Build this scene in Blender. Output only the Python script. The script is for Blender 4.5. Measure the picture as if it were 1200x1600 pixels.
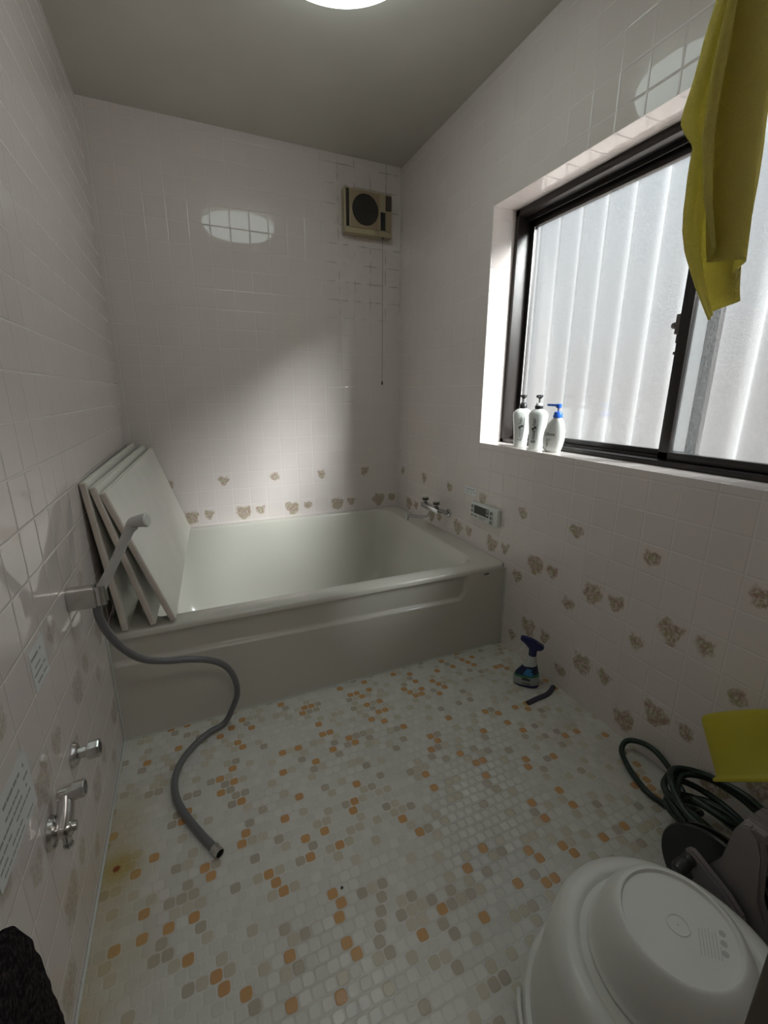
import bpy, bmesh, math, random
from mathutils import Vector, Matrix, noise
random.seed(7)
S = bpy.context.scene
for o in list(bpy.data.objects): bpy.data.objects.remove(o)
COL = S.collection
# ---------------------------------------------------------------- camera
W = 1.6246; H = 2.446; ZF = -0.0235; T = 1.204; YF = -2.635
cam = bpy.data.cameras.new('camera'); camo = bpy.data.objects.new('camera', cam); COL.objects.link(camo)
cam.sensor_fit = 'HORIZONTAL'; cam.sensor_width = 36; cam.lens = 36*683.86/1200; cam.clip_start = .02
yaw, pit, rol = .4132, -.2642, .0038
F = Vector((math.sin(yaw)*math.cos(pit), math.cos(yaw)*math.cos(pit), math.sin(pit)))
R = F.cross(Vector((0,0,1))).normalized(); U = R.cross(F)
R2 = R*math.cos(rol)+U*math.sin(rol); U2 = -R*math.sin(rol)+U*math.cos(rol)
M = Matrix((R2, U2, -F)).transposed().to_4x4(); M.translation = (.321, -2.7351, 1.1582)
camo.matrix_world = M
S.camera = camo
# ---------------------------------------------------------------- light, world, exposure
S.view_settings.view_transform = 'Standard'; S.view_settings.look = 'None'
S.view_settings.gamma = 1; S.view_settings.use_curve_mapping = False
S.view_settings.exposure = 0.36
SUN_E = 60.0; WORLD_E = .95; LAMP_E = 3.3
wd = bpy.data.worlds.new('world'); S.world = wd; wd.use_nodes = True
nt = wd.node_tree; nt.nodes.clear()
wo = nt.nodes.new('ShaderNodeOutputWorld'); bg = nt.nodes.new('ShaderNodeBackground')
tc = nt.nodes.new('ShaderNodeTexCoord'); sp = nt.nodes.new('ShaderNodeSeparateXYZ'); rp = nt.nodes.new('ShaderNodeValToRGB')
nt.links.new(tc.outputs['Generated'], sp.inputs[0]); nt.links.new(sp.outputs[2], rp.inputs[0])
rp.color_ramp.elements[0].position = 0.0; rp.color_ramp.elements[0].color = (.66,.60,.58,1)
rp.color_ramp.elements[1].position = .45; rp.color_ramp.elements[1].color = (.88,.94,1,1)
nt.links.new(rp.outputs[0], bg.inputs[0]); bg.inputs[1].default_value = WORLD_E
nt.links.new(bg.outputs[0], wo.inputs[0])
sl = bpy.data.lights.new('sun', 'SUN'); sl.energy = SUN_E; sl.angle = math.radians(38); sl.color = (1,.985,.96)
so = bpy.data.objects.new('sun', sl); COL.objects.link(so)
so.rotation_euler = Vector((-.50, 1.25, -.80)).to_track_quat('-Z', 'Y').to_euler()

al = bpy.data.lights.new('added_fill_light', 'AREA'); al.shape = 'DISK'; al.size = .5; al.energy = 5; al.color = (1,.95,.88)  # unseen fill lamp added behind the camera to brighten the bathroom
ao = bpy.data.objects.new('added_fill_light', al); COL.objects.link(ao); ao.location = (.7, -3.45, 2.40)
# ---------------------------------------------------------------- node helper
class E:
    def __init__(s, nt, sock): s.nt, s.s = nt, sock
    def _m(s, op, b=None, c=None):
        n = s.nt.nodes.new('ShaderNodeMath'); n.operation = op
        for i, v in enumerate((s, b, c)):
            if v is None: continue
            if isinstance(v, E): s.nt.links.new(v.s, n.inputs[i])
            else: n.inputs[i].default_value = v
        return E(s.nt, n.outputs[0])
    def __add__(s, b): return s._m('ADD', b)
    __radd__ = __add__
    def __sub__(s, b): return s._m('SUBTRACT', b)
    def __mul__(s, b): return s._m('MULTIPLY', b)
    __rmul__ = __mul__
    def __truediv__(s, b): return s._m('DIVIDE', b)
    def __neg__(s): return s._m('MULTIPLY', -1.0)
    def floor(s): return s._m('FLOOR')
    def fract(s): return s._m('FRACT')
    def abs(s): return s._m('ABSOLUTE')
    def pow(s, b): return s._m('POWER', b)
    def gt(s, b): return s._m('GREATER_THAN', b)
    def lt(s, b): return s._m('LESS_THAN', b)
    def mn(s, b): return s._m('MINIMUM', b)
    def mx(s, b): return s._m('MAXIMUM', b)
    def mod(s, b): return s._m('FLOORED_MODULO', b)
    def eq(s, b): return s._m('COMPARE', b, .3)
    def sqrt(s): return s._m('SQRT')
    def ss(s, a, b):
        n = s.nt.nodes.new('ShaderNodeMapRange'); n.interpolation_type = 'SMOOTHSTEP'
        s.nt.links.new(s.s, n.inputs[0]); n.inputs[1].default_value = min(a,b); n.inputs[2].default_value = max(a,b)
        if a > b: n.inputs[3].default_value = 1; n.inputs[4].default_value = 0
        return E(s.nt, n.outputs[0])

class Mat:
    def __init__(s, name, col=(.8,.8,.8), rough=.5, metal=0, spec=.5):
        s.m = bpy.data.materials.new(name); s.m.use_nodes = True; s.nt = s.m.node_tree
        s.b = s.nt.nodes['Principled BSDF']
        s.b.inputs['Base Color'].default_value = (*col, 1); s.b.inputs['Roughness'].default_value = rough
        s.b.inputs['Metallic'].default_value = metal; s.b.inputs['Specular IOR Level'].default_value = spec
    def node(s, t): return s.nt.nodes.new(t)
    def ln(s, a, b): s.nt.links.new(a.s if isinstance(a, E) else a, b)
    def obj(s):
        tc = s.node('ShaderNodeTexCoord'); sp = s.node('ShaderNodeSeparateXYZ'); s.ln(tc.outputs['Object'], sp.inputs[0])
        s.vec = tc.outputs['Object']
        return [E(s.nt, sp.outputs[i]) for i in range(3)]
    def geo(s):
        g = s.node('ShaderNodeNewGeometry'); sp = s.node('ShaderNodeSeparateXYZ'); s.ln(g.outputs['True Normal'], sp.inputs[0])
        return [E(s.nt, sp.outputs[i]) for i in range(3)]
    def noise(s, scale, detail=2, vec=None, out=0, rough=.5):
        n = s.node('ShaderNodeTexNoise'); n.inputs['Scale'].default_value = scale; n.inputs['Detail'].default_value = detail
        n.inputs['Roughness'].default_value = rough
        if vec is None: vec = s.vec
        s.ln(vec, n.inputs['Vector']); return E(s.nt, n.outputs[out])
    def comb(s, x, y, z=0.0):
        c = s.node('ShaderNodeCombineXYZ')
        for i, v in enumerate((x,y,z)):
            if isinstance(v, E): s.ln(v, c.inputs[i])
            else: c.inputs[i].default_value = v
        return c.outputs[0]
    def white(s, vec):
        n = s.node('ShaderNodeTexWhiteNoise'); n.noise_dimensions = '3D'; s.ln(vec, n.inputs['Vector']); return E(s.nt, n.outputs['Value'])
    def mix(s, f, a, b):
        n = s.node('ShaderNodeMix'); n.data_type = 'RGBA'
        for v, i in ((f,0),(a,6),(b,7)):
            if isinstance(v, E): s.ln(v, n.inputs[i])
            elif hasattr(v, 'links') or hasattr(v,'is_linked'): s.nt.links.new(v, n.inputs[i])
            else: n.inputs[i].default_value = v if i == 0 else (*v, 1)
        return n.outputs[2]
    def ramp(s, f, stops, interp='LINEAR'):
        n = s.node('ShaderNodeValToRGB'); s.ln(f, n.inputs[0]); cr = n.color_ramp; cr.interpolation = interp
        while len(cr.elements) < len(stops): cr.elements.new(.5)
        for e, (p, c) in zip(cr.elements, stops): e.position = p; e.color = (*c, 1)
        return n.outputs[0]
    def bump(s, h, strength=.3, dist=.002):
        n = s.node('ShaderNodeBump'); n.inputs['Strength'].default_value = strength; n.inputs['Distance'].default_value = dist
        s.ln(h, n.inputs['Height']); s.ln(n.outputs[0], s.b.inputs['Normal']); return n
    def color(s, c): s.nt.links.new(c, s.b.inputs['Base Color'])

def plain(name, col, rough=.5, metal=0, spec=.5, bump=0, bscale=200, var=0.0):
    m = Mat(name, col, rough, metal, spec); m.obj()
    if bump:
        m.bump(m.noise(bscale, 3), bump, .002)
    if var:
        n = m.noise(9, 4); m.color(m.ramp(n, [(.3, tuple(c*(1-var) for c in col)), (.7, col)]))
    return m.m

# ---------------------------------------------------------------- tile wall material
def tile_material(name, yoff, big_mod, sign, rows=True, mould=None, fs=1.0, gv=1.0):
    """100 mm glazed wall tiles; column index runs along y (or x where the face looks along y)."""
    m = Mat(name, rough=.09, spec=.42)
    x, y, z = m.obj(); nx, ny, nz = m.geo()
    isx = nx.abs().gt(.5); isz = nz.abs().gt(.5)
    xx = (x - W)/.1; yy = (y - yoff)/.1; zz = z/.1
    u = isx*yy + (isx*-1.0 + 1.0)*xx
    v = isz*yy + (isz*-1.0 + 1.0)*zz
    iu, iv = u.floor(), v.floor(); fu, fv = u.fract()-.5, v.fract()-.5
    edge = fu.abs().mx(fv.abs())
    grout = fv.abs().ss(.478,.49).mx(fu.abs().ss(.480,.49)*gv)
    pillow = (fu.abs().mx(0)).ss(.5,.455)*fv.abs().ss(.5,.455)
    rnd = m.white(m.comb(iu, iv, 3.0))
    rnd2 = m.white(m.comb(iu, iv, 7.0))
    n1 = m.noise(3, 3)
    base = m.mix(rnd*.25 + n1*.5, (.71,.64,.615), (.77,.71,.685))
    if rows:
        g = (iu*float(sign)).mod(3.0)
        gb = g.eq(float(big_mod)); gs = g.eq(float((big_mod+1)%3)); gp = g.eq(float((big_mod+2)%3))
        def heart(cx, cz, sc):
            a = (fu-cx)/sc; b = (fv-cz)/sc
            q = (b - a.abs()*.38); return (a*a + q*q*1.2).sqrt()
        nf = m.noise(110, 3, rough=.7); nl = m.noise(45, 2)
        nb = m.noise(34, 2)
        hb = (heart(.02,-.10,1.12) + (nf-.5)*.35 + (nb-.5)*.55).ss(.44,.32)
        hs = (heart(.03,.0,.80) + (nf-.5)*.4 + (nb-.5)*.6).ss(.42,.28)
        big = gb*(iv.eq(4.0)+iv.eq(1.0)) + gp*iv.eq(0.0)*m.white(m.comb(iu,1.0)).gt(.5)
        small = gs*(iv.eq(4.0)+iv.eq(1.0)) + gp*(iv.eq(6.0)+iv.eq(3.0)) + gp*iv.eq(0.0)*m.white(m.comb(iu,1.0)).lt(.5)
        notz = (isz*-1.0+1.0)
        mask = (big*hb + small*hs).mn(1.0)*notz
        fl = m.mix(nl.ss(.42,.6), (.31,.18,.12), (.30,.265,.11))
        spk = nf.ss(.36,.56)
        base = m.mix(mask*(spk*.60+.22)*fs, base, fl)
    gcol = (.745,.70,.675)
    if mould:
        mz, mx_ = mould
        dirt = z.ss(*mz)*x.ss(*mx_)*m.noise(14,3).ss(.42,.6)
        gcol = m.mix(dirt*.8, gcol, (.16,.14,.12))
        base = m.mix(dirt*.05, base, (.3,.27,.24))
    else:
        dirt = m.noise(5,3).ss(.5,.75)
        gcol = m.mix(dirt*.6, gcol, (.56,.51,.47))
    m.color(m.mix(grout, base, gcol))
    r = m.node('ShaderNodeMapRange'); m.ln(grout, r.inputs[0]); r.inputs[3].default_value = .035; r.inputs[4].default_value = .35
    m.ln(r.outputs[0], m.b.inputs['Roughness'])
    h = pillow + fu*(rnd-.5)*.04 + fv*(rnd2-.5)*.04 + m.noise(9,1)*.12
    m.bump(h, .55, .0012)
    return m.m

M_TILE_R = tile_material('glazed tile right wall', -.034, 2, -1, gv=.6)
M_TILE_L = tile_material('glazed tile left wall', -.02, 2, 1, fs=.6, gv=.5)
M_TILE_B = tile_material('glazed tile back wall', 0, 1, 1, mould=((1.45,1.75),(1.05,1.25)))

# ---------------------------------------------------------------- mosaic floor material
def mosaic():
    m = Mat('stone mosaic floor', rough=.35, spec=.4)
    x, y, z = m.obj(); P = .027
    v = (y + 2.0305)/P; iv = v.floor(); fv = v.fract()-.5
    u = (x - .8365)/P + iv.mod(2.0)*.5; iu = u.floor(); fu = u.fract()-.5
    wob = m.noise(60, 1)-.5
    d = ((fu.abs()+wob*.03).pow(3.6) + (fv.abs()+wob*.03).pow(3.6)).pow(1/3.6)
    grout = d.ss(.43,.475)
    r = m.white(m.comb(iu, iv, 1.0)); r2 = m.white(m.comb(iu, iv, 5.0))
    big = m.noise(4.2, 2); band = m.noise(9.0, 1, vec=m.comb(iu*P+iv*(P*.4), iv*(P*.8), 2.0))
    # tiles of every tint, the coloured ones gathered in loose drifts
    k = r*.62 + band*.55 - .165
    white = m.mix(r2, (.57,.57,.53), (.65,.645,.605))
    beige = m.mix(r2, (.50,.46,.37), (.56,.52,.43))
    tan = m.mix(r2, (.37,.33,.27), (.45,.40,.33))
    orange = m.mix(r2, (.52,.31,.13), (.50,.27,.13))
    c = m.mix(k.gt(.555), white, beige)
    c = m.mix(k.gt(.63)*r2.gt(.35), c, tan)
    c = m.mix(k.gt(.655)*r2.lt(.60), c, orange)
    fx = (m.noise(300,2)-.5)*.25
    c = m.mix(fx.mx(0), c, (.35,.33,.3))
    # reel corner and left edge: old yellow-brown water stain
    st = x.ss(.20,.0)*y.ss(-1.35,-1.55)*m.noise(6,2).ss(.25,.55)
    g = m.mix(big.ss(.45,.62), (.60,.595,.56), (.53,.52,.48))
    out = m.mix(grout, c, g)
    out = m.mix(st*.55, out, (.42,.33,.15))
    dd = ((x-.034)*(x-.034)+(y+1.686)*(y+1.686)).sqrt()
    out = m.mix(dd.ss(.075,.01)*.75, out, (.40,.30,.07))
    out = m.mix(dd.ss(.011,.006)*.9, out, (.22,.04,.01))
    cr = x.ss(1.25,1.62)*m.noise(7,3).ss(.3,.65)
    out = m.mix(cr*.3, out, (.36,.31,.22))
    m.color(out)
    rr = m.node('ShaderNodeMapRange'); m.ln(grout, rr.inputs[0]); rr.inputs[3].default_value = .26; rr.inputs[4].default_value = .7
    m.ln(rr.outputs[0], m.b.inputs['Roughness'])
    h = d.ss(.5,.36) + (r-.5)*fu*.5 + (r2-.5)*fv*.5 + m.noise(70,2)*.25
    m.bump(h, .6, .0012)
    return m.m
M_MOSAIC = mosaic()

def ceiling_mat():
    m = Mat('painted ceiling panel', rough=.33, spec=.5); m.obj()
    n = m.noise(2.2, 4); m.color(m.ramp(n, [(.3,(.52,.50,.45)),(.7,(.58,.555,.51))]))
    m.bump(m.noise(45,2), .05, .002); return m.m
M_CEIL = ceiling_mat()
M_TUB = plain('cream acrylic', (.59,.575,.52), .2, bump=.012, bscale=30)
M_LID = plain('cream lid plastic', (.78,.765,.70), .35, bump=.04, bscale=60, var=.05)
M_LIDEDGE = plain('aged lid edge plastic', (.70,.64,.575), .5, bump=.05, bscale=80, var=.2)
M_CHROME = Mat('worn chrome', (.55,.55,.56), .16, 1).m
M_CHROME2 = Mat('dull chrome', (.62,.61,.60), .24, 1).m
M_BLACKM = plain('black opening', (.01,.01,.01), .8)
M_HOSE = plain('grey shower hose', (.15,.15,.162), .3, bump=.05, bscale=120)
M_SHGREY = plain('grey shower plastic', (.52,.515,.51), .3)
M_BRONZE = plain('dark bronze aluminium', (.022,.017,.016), .35, spec=.4)
M_ALU = plain('pale aluminium bead', (.55,.55,.55), .4, .6)
M_WHITE = plain('white plastic', (.72,.74,.71), .3, bump=.01)
M_WHITE2 = plain('milky white basin plastic', (.76,.765,.73), .3, bump=.02, bscale=20, var=.05)
M_BOT = plain('white bottle plastic', (.74,.76,.74), .28)
M_BLK = plain('black plastic', (.015,.015,.017), .3)
M_DKGREY = plain('charcoal plastic', (.018,.018,.02), .65)
M_BLUE = plain('blue pump plastic', (.03,.14,.62), .3)
M_NAVY = plain('navy trigger plastic', (.012,.014,.10), .18)
M_INK = plain('dark printed ink', (.04,.05,.05), .5)
M_INKG = plain('grey printed ink', (.30,.32,.32), .5)
M_BEIGE = plain('yellowed beige plastic', (.44,.37,.24), .4, var=.15)
M_BEIGE2 = plain('brown beige panel', (.33,.25,.16), .4)
M_FANDK = plain('dark fan opening', (.018,.015,.013), .7)
M_FANSL = plain('brown fan slat', (.07,.055,.042), .6)
M_GREEN = plain('dark green hose', (.008,.022,.016), .35)
M_REEL = plain('mauve grey plastic', (.22,.195,.20), .4, var=.1)
M_PURP = plain('purple grey rubber', (.05,.045,.065), .5)
M_BROWN = plain('brown door frame', (.12,.10,.075), .5, var=.2)
M_CAULK = plain('white caulk', (.62,.63,.60), .5)
M_STICK = plain('pale sticker', (.72,.73,.74), .4)
M_KNOB = plain('ivory faucet knob', (.62,.61,.58), .3)
M_KNOBBAND = plain('brown knob band', (.10,.075,.06), .4)
M_GOLD = plain('orange clay tile', (.5,.3,.12), .5)

def towel_mat():
    m = Mat('yellow terry towel', (.8,.72,.15), .9, spec=.1); m.obj()
    n = m.noise(260, 2); n2 = m.noise(5,2)
    m.color(m.mix(n2, (.95,.85,.26), (.97,.90,.42)))
    m.bump(n + m.noise(420,2)*1.2, 1.0, .007)
    tr = m.node('ShaderNodeBsdfTranslucent'); tr.inputs[0].default_value = (1,.94,.36,1)
    mx = m.node('ShaderNodeMixShader'); mx.inputs[0].default_value = .45
    m.ln(m.b.outputs[0], mx.inputs[1]); m.ln(tr.outputs[0], mx.inputs[2])
    m.ln(mx.outputs[0], m.nt.nodes['Material Output'].inputs[0]); return m.m
M_TOWEL = towel_mat()
def clearish(name, col, trans, tcol, rough=.2):
    m = Mat(name, col, rough); tr = m.node('ShaderNodeBsdfTranslucent'); tr.inputs[0].default_value = (*tcol,1)
    mx = m.node('ShaderNodeMixShader'); mx.inputs[0].default_value = trans
    m.ln(m.b.outputs[0], mx.inputs[1]); m.ln(tr.outputs[0], mx.inputs[2])
    m.ln(mx.outputs[0], m.nt.nodes['Material Output'].inputs[0]); return m.m
M_YBOWL = clearish('translucent yellow plastic', (.56,.50,.05), .45, (.80,.74,.10), .4)
def mat_rug():
    m = Mat('dark brown pile', (.018,.011,.012), .95, spec=.1); m.obj()
    n = m.noise(160,3); m.color(m.ramp(n, [(.45,(.010,.006,.008)),(.75,(.06,.045,.05))])); m.bump(n, 1, .006); return m.m
M_RUG = mat_rug()
def lamp_mat():
    m = bpy.data.materials.new('glowing lamp cover'); m.use_nodes = True; n = m.node_tree; n.nodes.clear()
    o = n.nodes.new('ShaderNodeOutputMaterial'); e = n.nodes.new('ShaderNodeEmission')
    e.inputs[0].default_value = (.86,1,.95,1); e.inputs[1].default_value = LAMP_E; n.links.new(e.outputs[0], o.inputs[0]); return m
M_LAMP = lamp_mat()
def pane_mat():
    m = bpy.data.materials.new('patterned obscure glass'); m.use_nodes = True; n = m.node_tree; n.nodes.clear()
    o = n.nodes.new('ShaderNodeOutputMaterial')
    t = n.nodes.new('ShaderNodeBsdfTransparent'); t.inputs[0].default_value = (.93,.95,.95,1)
    tl = n.nodes.new('ShaderNodeBsdfTranslucent'); tl.inputs[0].default_value = (.5,.52,.53,1)
    g = n.nodes.new('ShaderNodeBsdfGlossy'); g.inputs['Roughness'].default_value = .12
    tc = n.nodes.new('ShaderNodeTexCoord'); ns = n.nodes.new('ShaderNodeTexNoise'); ns.inputs['Scale'].default_value = 260; ns.inputs['Detail'].default_value = 1
    n.links.new(tc.outputs['Object'], ns.inputs['Vector'])
    mr = n.nodes.new('ShaderNodeMapRange'); n.links.new(ns.outputs[0], mr.inputs[0])
    mr.inputs[1].default_value = .35; mr.inputs[2].default_value = .65; mr.inputs[3].default_value = .03; mr.inputs[4].default_value = .15
    m1 = n.nodes.new('ShaderNodeMixShader'); n.links.new(mr.outputs[0], m1.inputs[0])
    n.links.new(t.outputs[0], m1.inputs[1]); n.links.new(tl.outputs[0], m1.inputs[2])
    m2 = n.nodes.new('ShaderNodeMixShader'); m2.inputs[0].default_value = .05
    n.links.new(m1.outputs[0], m2.inputs[1]); n.links.new(g.outputs[0], m2.inputs[2])
    n.links.new(m2.outputs[0], o.inputs[0]); return m
M_PANE = pane_mat()
def sheet_mat():
    m = bpy.data.materials.new('corrugated polycarbonate'); m.use_nodes = True; n = m.node_tree; n.nodes.clear()
    o = n.nodes.new('ShaderNodeOutputMaterial')
    t = n.nodes.new('ShaderNodeBsdfTransparent'); t.inputs[0].default_value = (.92,.94,.95,1)
    tl = n.nodes.new('ShaderNodeBsdfTranslucent'); tl.inputs[0].default_value = (.098,.10,.102,1)
    lw = n.nodes.new('ShaderNodeLayerWeight'); lw.inputs[0].default_value = .45
    mr = n.nodes.new('ShaderNodeMapRange'); n.links.new(lw.outputs['Facing'], mr.inputs[0])
    mr.inputs[3].default_value = .45; mr.inputs[4].default_value = .70
    m1 = n.nodes.new('ShaderNodeMixShader'); n.links.new(mr.outputs[0], m1.inputs[0])
    n.links.new(t.outputs[0], m1.inputs[1]); n.links.new(tl.outputs[0], m1.inputs[2])
    n.links.new(m1.outputs[0], o.inputs[0]); return m
M_SHEET = sheet_mat()

# ---------------------------------------------------------------- mesh helpers
def new_bm(): return bmesh.new()
def box(bm, a, b, bev=0.0, seg=2):
    a, b = Vector(a), Vector(b)
    t = bmesh.new(); bmesh.ops.create_cube(t, size=1)
    for v in t.verts: v.co = Vector(((a[i]+b[i])/2 + v.co[i]*abs(b[i]-a[i]) for i in range(3)))
    if bev: bmesh.ops.bevel(t, geom=t.edges[:], offset=bev, segments=seg, affect='EDGES', profile=.5)
    merge(bm, t); return bm
def merge(bm, t, mtx=None):
    if mtx is not None: bmesh.ops.transform(t, matrix=mtx, verts=t.verts)
    me = bpy.data.meshes.new('t'); t.to_mesh(me); t.free(); bm.from_mesh(me); bpy.data.meshes.remove(me)
def frame_of(d):
    d = d.normalized(); a = Vector((0,0,1)) if abs(d.z) < .9 else Vector((1,0,0))
    u = d.cross(a).normalized(); return u, d.cross(u)
def lathe(bm, prof, o=(0,0,0), ax=(0,0,1), n=40, sx=1.0, sy=1.0, close=True):
    """prof: list of (r, h) along the axis"""
    o = Vector(o); ax = Vector(ax).normalized(); u, v = frame_of(ax); rings = []
    for r, h in prof:
        if r < 1e-6: rings.append([bm.verts.new(o+ax*h)])
        else: rings.append([bm.verts.new(o+ax*h+(u*math.cos(2*math.pi*k/n)*sx+v*math.sin(2*math.pi*k/n)*sy)*r) for k in range(n)])
    for A, B in zip(rings, rings[1:]):
        for k in range(n):
            k2 = (k+1) % n
            if len(A) == 1 and len(B) == 1: continue
            if len(A) == 1: bm.faces.new((A[0], B[k], B[k2]))
            elif len(B) == 1: bm.faces.new((A[k], A[k2], B[0]))
            else: bm.faces.new((A[k], A[k2], B[k2], B[k]))
    return bm
def loft(bm, rings, cap=(True, True)):
    rs = [[bm.verts.new(Vector(p)) for p in r] for r in rings]; n = len(rs[0])
    for A, B in zip(rs, rs[1:]):
        for k in range(n): bm.faces.new((A[k], A[(k+1)%n], B[(k+1)%n], B[k]))
    if cap[0]: bm.faces.new(rs[0][::-1])
    if cap[1]: bm.faces.new(rs[-1])
    return bm
def catmull(pts, sub=10):
    P = [Vector(p) for p in pts]; P = [P[0]*2-P[1]]+P+[P[-1]*2-P[-2]]; out = []
    for i in range(1, len(P)-2):
        a, b, c, d = P[i-1:i+3]
        for k in range(sub):
            t = k/sub
            out.append(.5*((2*b)+(c-a)*t+(2*a-5*b+4*c-d)*t*t+(3*b-a-3*c+d)*t**3))
    out.append(P[-2]); return out
def tube(bm, pts, r, n=14, sub=10, smooth=True):
    P = catmull(pts, sub) if smooth else [Vector(p) for p in pts]
    if not callable(r): r0 = r; r = lambda t: r0
    d = (P[1]-P[0]).normalized(); u, v = frame_of(d); rings = []
    for i, p in enumerate(P):
        d2 = (P[min(i+1, len(P)-1)]-P[max(i-1, 0)]).normalized()
        q = d.rotation_difference(d2); u = q @ u; v = q @ v; d = d2
        rr = r(i/(len(P)-1))
        rings.append([p+(u*math.cos(2*math.pi*k/n)+v*math.sin(2*math.pi*k/n))*rr for k in range(n)])
    return loft(bm, rings)
def prism(bm, poly, o, u, v, w, depth, bev=0.0):
    """poly in (a,b) along u,v at o, extruded along w by depth"""
    o, u, v, w = map(Vector, (o,u,v,w)); t = bmesh.new()
    A = [t.verts.new(o+u*a+v*b) for a,b in poly]; B = [t.verts.new(o+u*a+v*b+w*depth) for a,b in poly]; n = len(poly)
    t.faces.new(A[::-1]); t.faces.new(B)
    for k in range(n): t.faces.new((A[k], A[(k+1)%n], B[(k+1)%n], B[k]))
    bmesh.ops.recalc_face_normals(t, faces=t.faces[:])
    if bev: bmesh.ops.bevel(t, geom=t.edges[:], offset=bev, segments=2, affect='EDGES')
    merge(bm, t); return bm
def circle(cx, cy, r, n=32, a0=0, a1=2*math.pi):
    return [(cx+r*math.cos(a0+(a1-a0)*k/n), cy+r*math.sin(a0+(a1-a0)*k/n)) for k in range(n)]
def obj(name, bm, mat, parent=None, smooth=True, ang=35, mtx=None):
    if mtx is not None: bmesh.ops.transform(bm, matrix=mtx, verts=bm.verts)
    bmesh.ops.recalc_face_normals(bm, faces=bm.faces[:])
    me = bpy.data.meshes.new(name); bm.to_mesh(me); bm.free()
    me.materials.append(mat)
    if smooth:
        for p in me.polygons: p.use_smooth = True
        me.set_sharp_from_angle(angle=math.radians(ang))
    o = bpy.data.objects.new(name, me); COL.objects.link(o)
    if parent is not None: o.parent = parent
    return o
def thing(name, label, cat, group=None, loc=(0,0,0), rotz=0):
    o = bpy.data.objects.new(name, None); COL.objects.link(o); o.location = loc; o.rotation_euler = (0,0,rotz)
    o.empty_display_size = .05
    o['label'] = label; o['category'] = cat
    if group: o['group'] = group
    return o
def tag(o, label, cat, group=None):
    o['label'] = label; o['category'] = cat
    if group: o['group'] = group
    return o
def struct(o, label=None):
    o['kind'] = 'structure'
    if label: o['label'] = label
    return o
def text_bm(txt, size, depth=.0004):
    cu = bpy.data.curves.new('t', 'FONT'); cu.body = txt; cu.size = size; cu.extrude = depth; cu.align_x = 'CENTER'; cu.align_y = 'CENTER'
    to = bpy.data.objects.new('t', cu); COL.objects.link(to)
    dg = bpy.context.evaluated_depsgraph_get(); me = bpy.data.meshes.new_from_object(to.evaluated_get(dg))
    bm = bmesh.new(); bm.from_mesh(me); bpy.data.objects.remove(to); bpy.data.curves.remove(cu); bpy.data.meshes.remove(me)
    return bm
def basis(o, u, v):
    u = Vector(u).normalized(); v = Vector(v).normalized(); w = u.cross(v)
    m = Matrix((u, v, w)).transposed().to_4x4(); m.translation = Vector(o); return m

# ================================================================ THE ROOM
bm = new_bm(); box(bm, (-.12, YF-.12, ZF-.05), (W+.12, -T+.01, ZF)); fl = obj('floor', bm, M_MOSAIC, smooth=False); struct(fl, 'off-white, beige and orange stone mosaic floor')
bm = new_bm(); box(bm, (-.12, YF-.12, H), (W+.15, .12, H+.08)); struct(obj('ceiling', bm, M_CEIL, smooth=False), 'grey painted ceiling')
bm = new_bm(); box(bm, (-.12, YF-.12, -.3), (0, .12, H)); struct(obj('wall_left', bm, M_TILE_L, smooth=False), 'tiled wall left of the tub with bare pipe fittings')
bm = new_bm(); box(bm, (0, 0, -.3), (W+.15, .12, H)); struct(obj('wall_back', bm, M_TILE_B, smooth=False), 'pinkish white tiled wall behind the tub')
# right wall with the window hole; the reveals are tiled too
WX = W+.145; Y0 = -.934; Y1 = -2.62; Z0 = .927; Z1 = 1.942
bm = new_bm()
box(bm, (W, YF-.12, -.3), (WX, 0, Z0)); box(bm, (W, YF-.12, Z1), (WX, 0, H)); box(bm, (W, Y0, Z0), (WX, 0, Z1)); box(bm, (W, YF-.12, Z0), (WX, Y1, Z1))
struct(obj('wall_right', bm, M_TILE_R, smooth=False), 'tiled wall with the window and its tiled sill')
# wall the door is in (camera stands in the doorway)
bm = new_bm(); box(bm, (.765, YF-.12, ZF), (W, YF, H)); box(bm, (0, YF-.12, 2.0), (.765, YF, H)); struct(obj('wall_front', bm, M_TILE_L, smooth=False))
bm = new_bm(); box(bm, (.737, YF-.13, ZF), (.765, YF+.012, 2.0), .004); box(bm, (.0, YF-.13, 2.0), (.765, YF+.012, 2.03), .004)
struct(obj('trim_1', bm, M_BROWN), 'brown frame of the doorway')
# changing room behind the doorway
bm = new_bm(); box(bm, (-.8, -4.2, ZF-.05), (2.2, YF-.12, ZF)); box(bm, (-.8,-4.2,H), (2.2,YF-.12,H+.05)); box(bm, (-.85,-4.2,ZF), (-.8,YF-.12,H)); box(bm, (2.2,-4.2,ZF), (2.25,YF-.12,H)); box(bm, (-.8,-4.25,ZF), (2.2,-4.2,H)); box(bm, (-.8,YF-.125,ZF),(-.12,YF-.12,H)); box(bm, (W+.145,YF-.125,ZF),(2.2,YF-.12,H))
struct(obj('wall_changing_room', bm, plain('cream wallpaper', (.42,.39,.34), .8), smooth=False))
# caulk lines
bm = new_bm(); box(bm, (0, YF, ZF), (.006, -T, ZF+.008), .002); box(bm, (0, -T-.005, ZF), (.006, -T, .387), .002)
struct(obj('trim_2', bm, M_CAULK), 'white caulk line along the left wall')
bm = new_bm(); box(bm, (W-.006, -T-.004, ZF), (W, -T+.002, .362), .002); box(bm, (0,-T-.004,ZF), (W,-T,ZF+.004), .001)
struct(obj('trim_3', bm, M_CAULK), 'white caulk line around the tub front')

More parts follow.
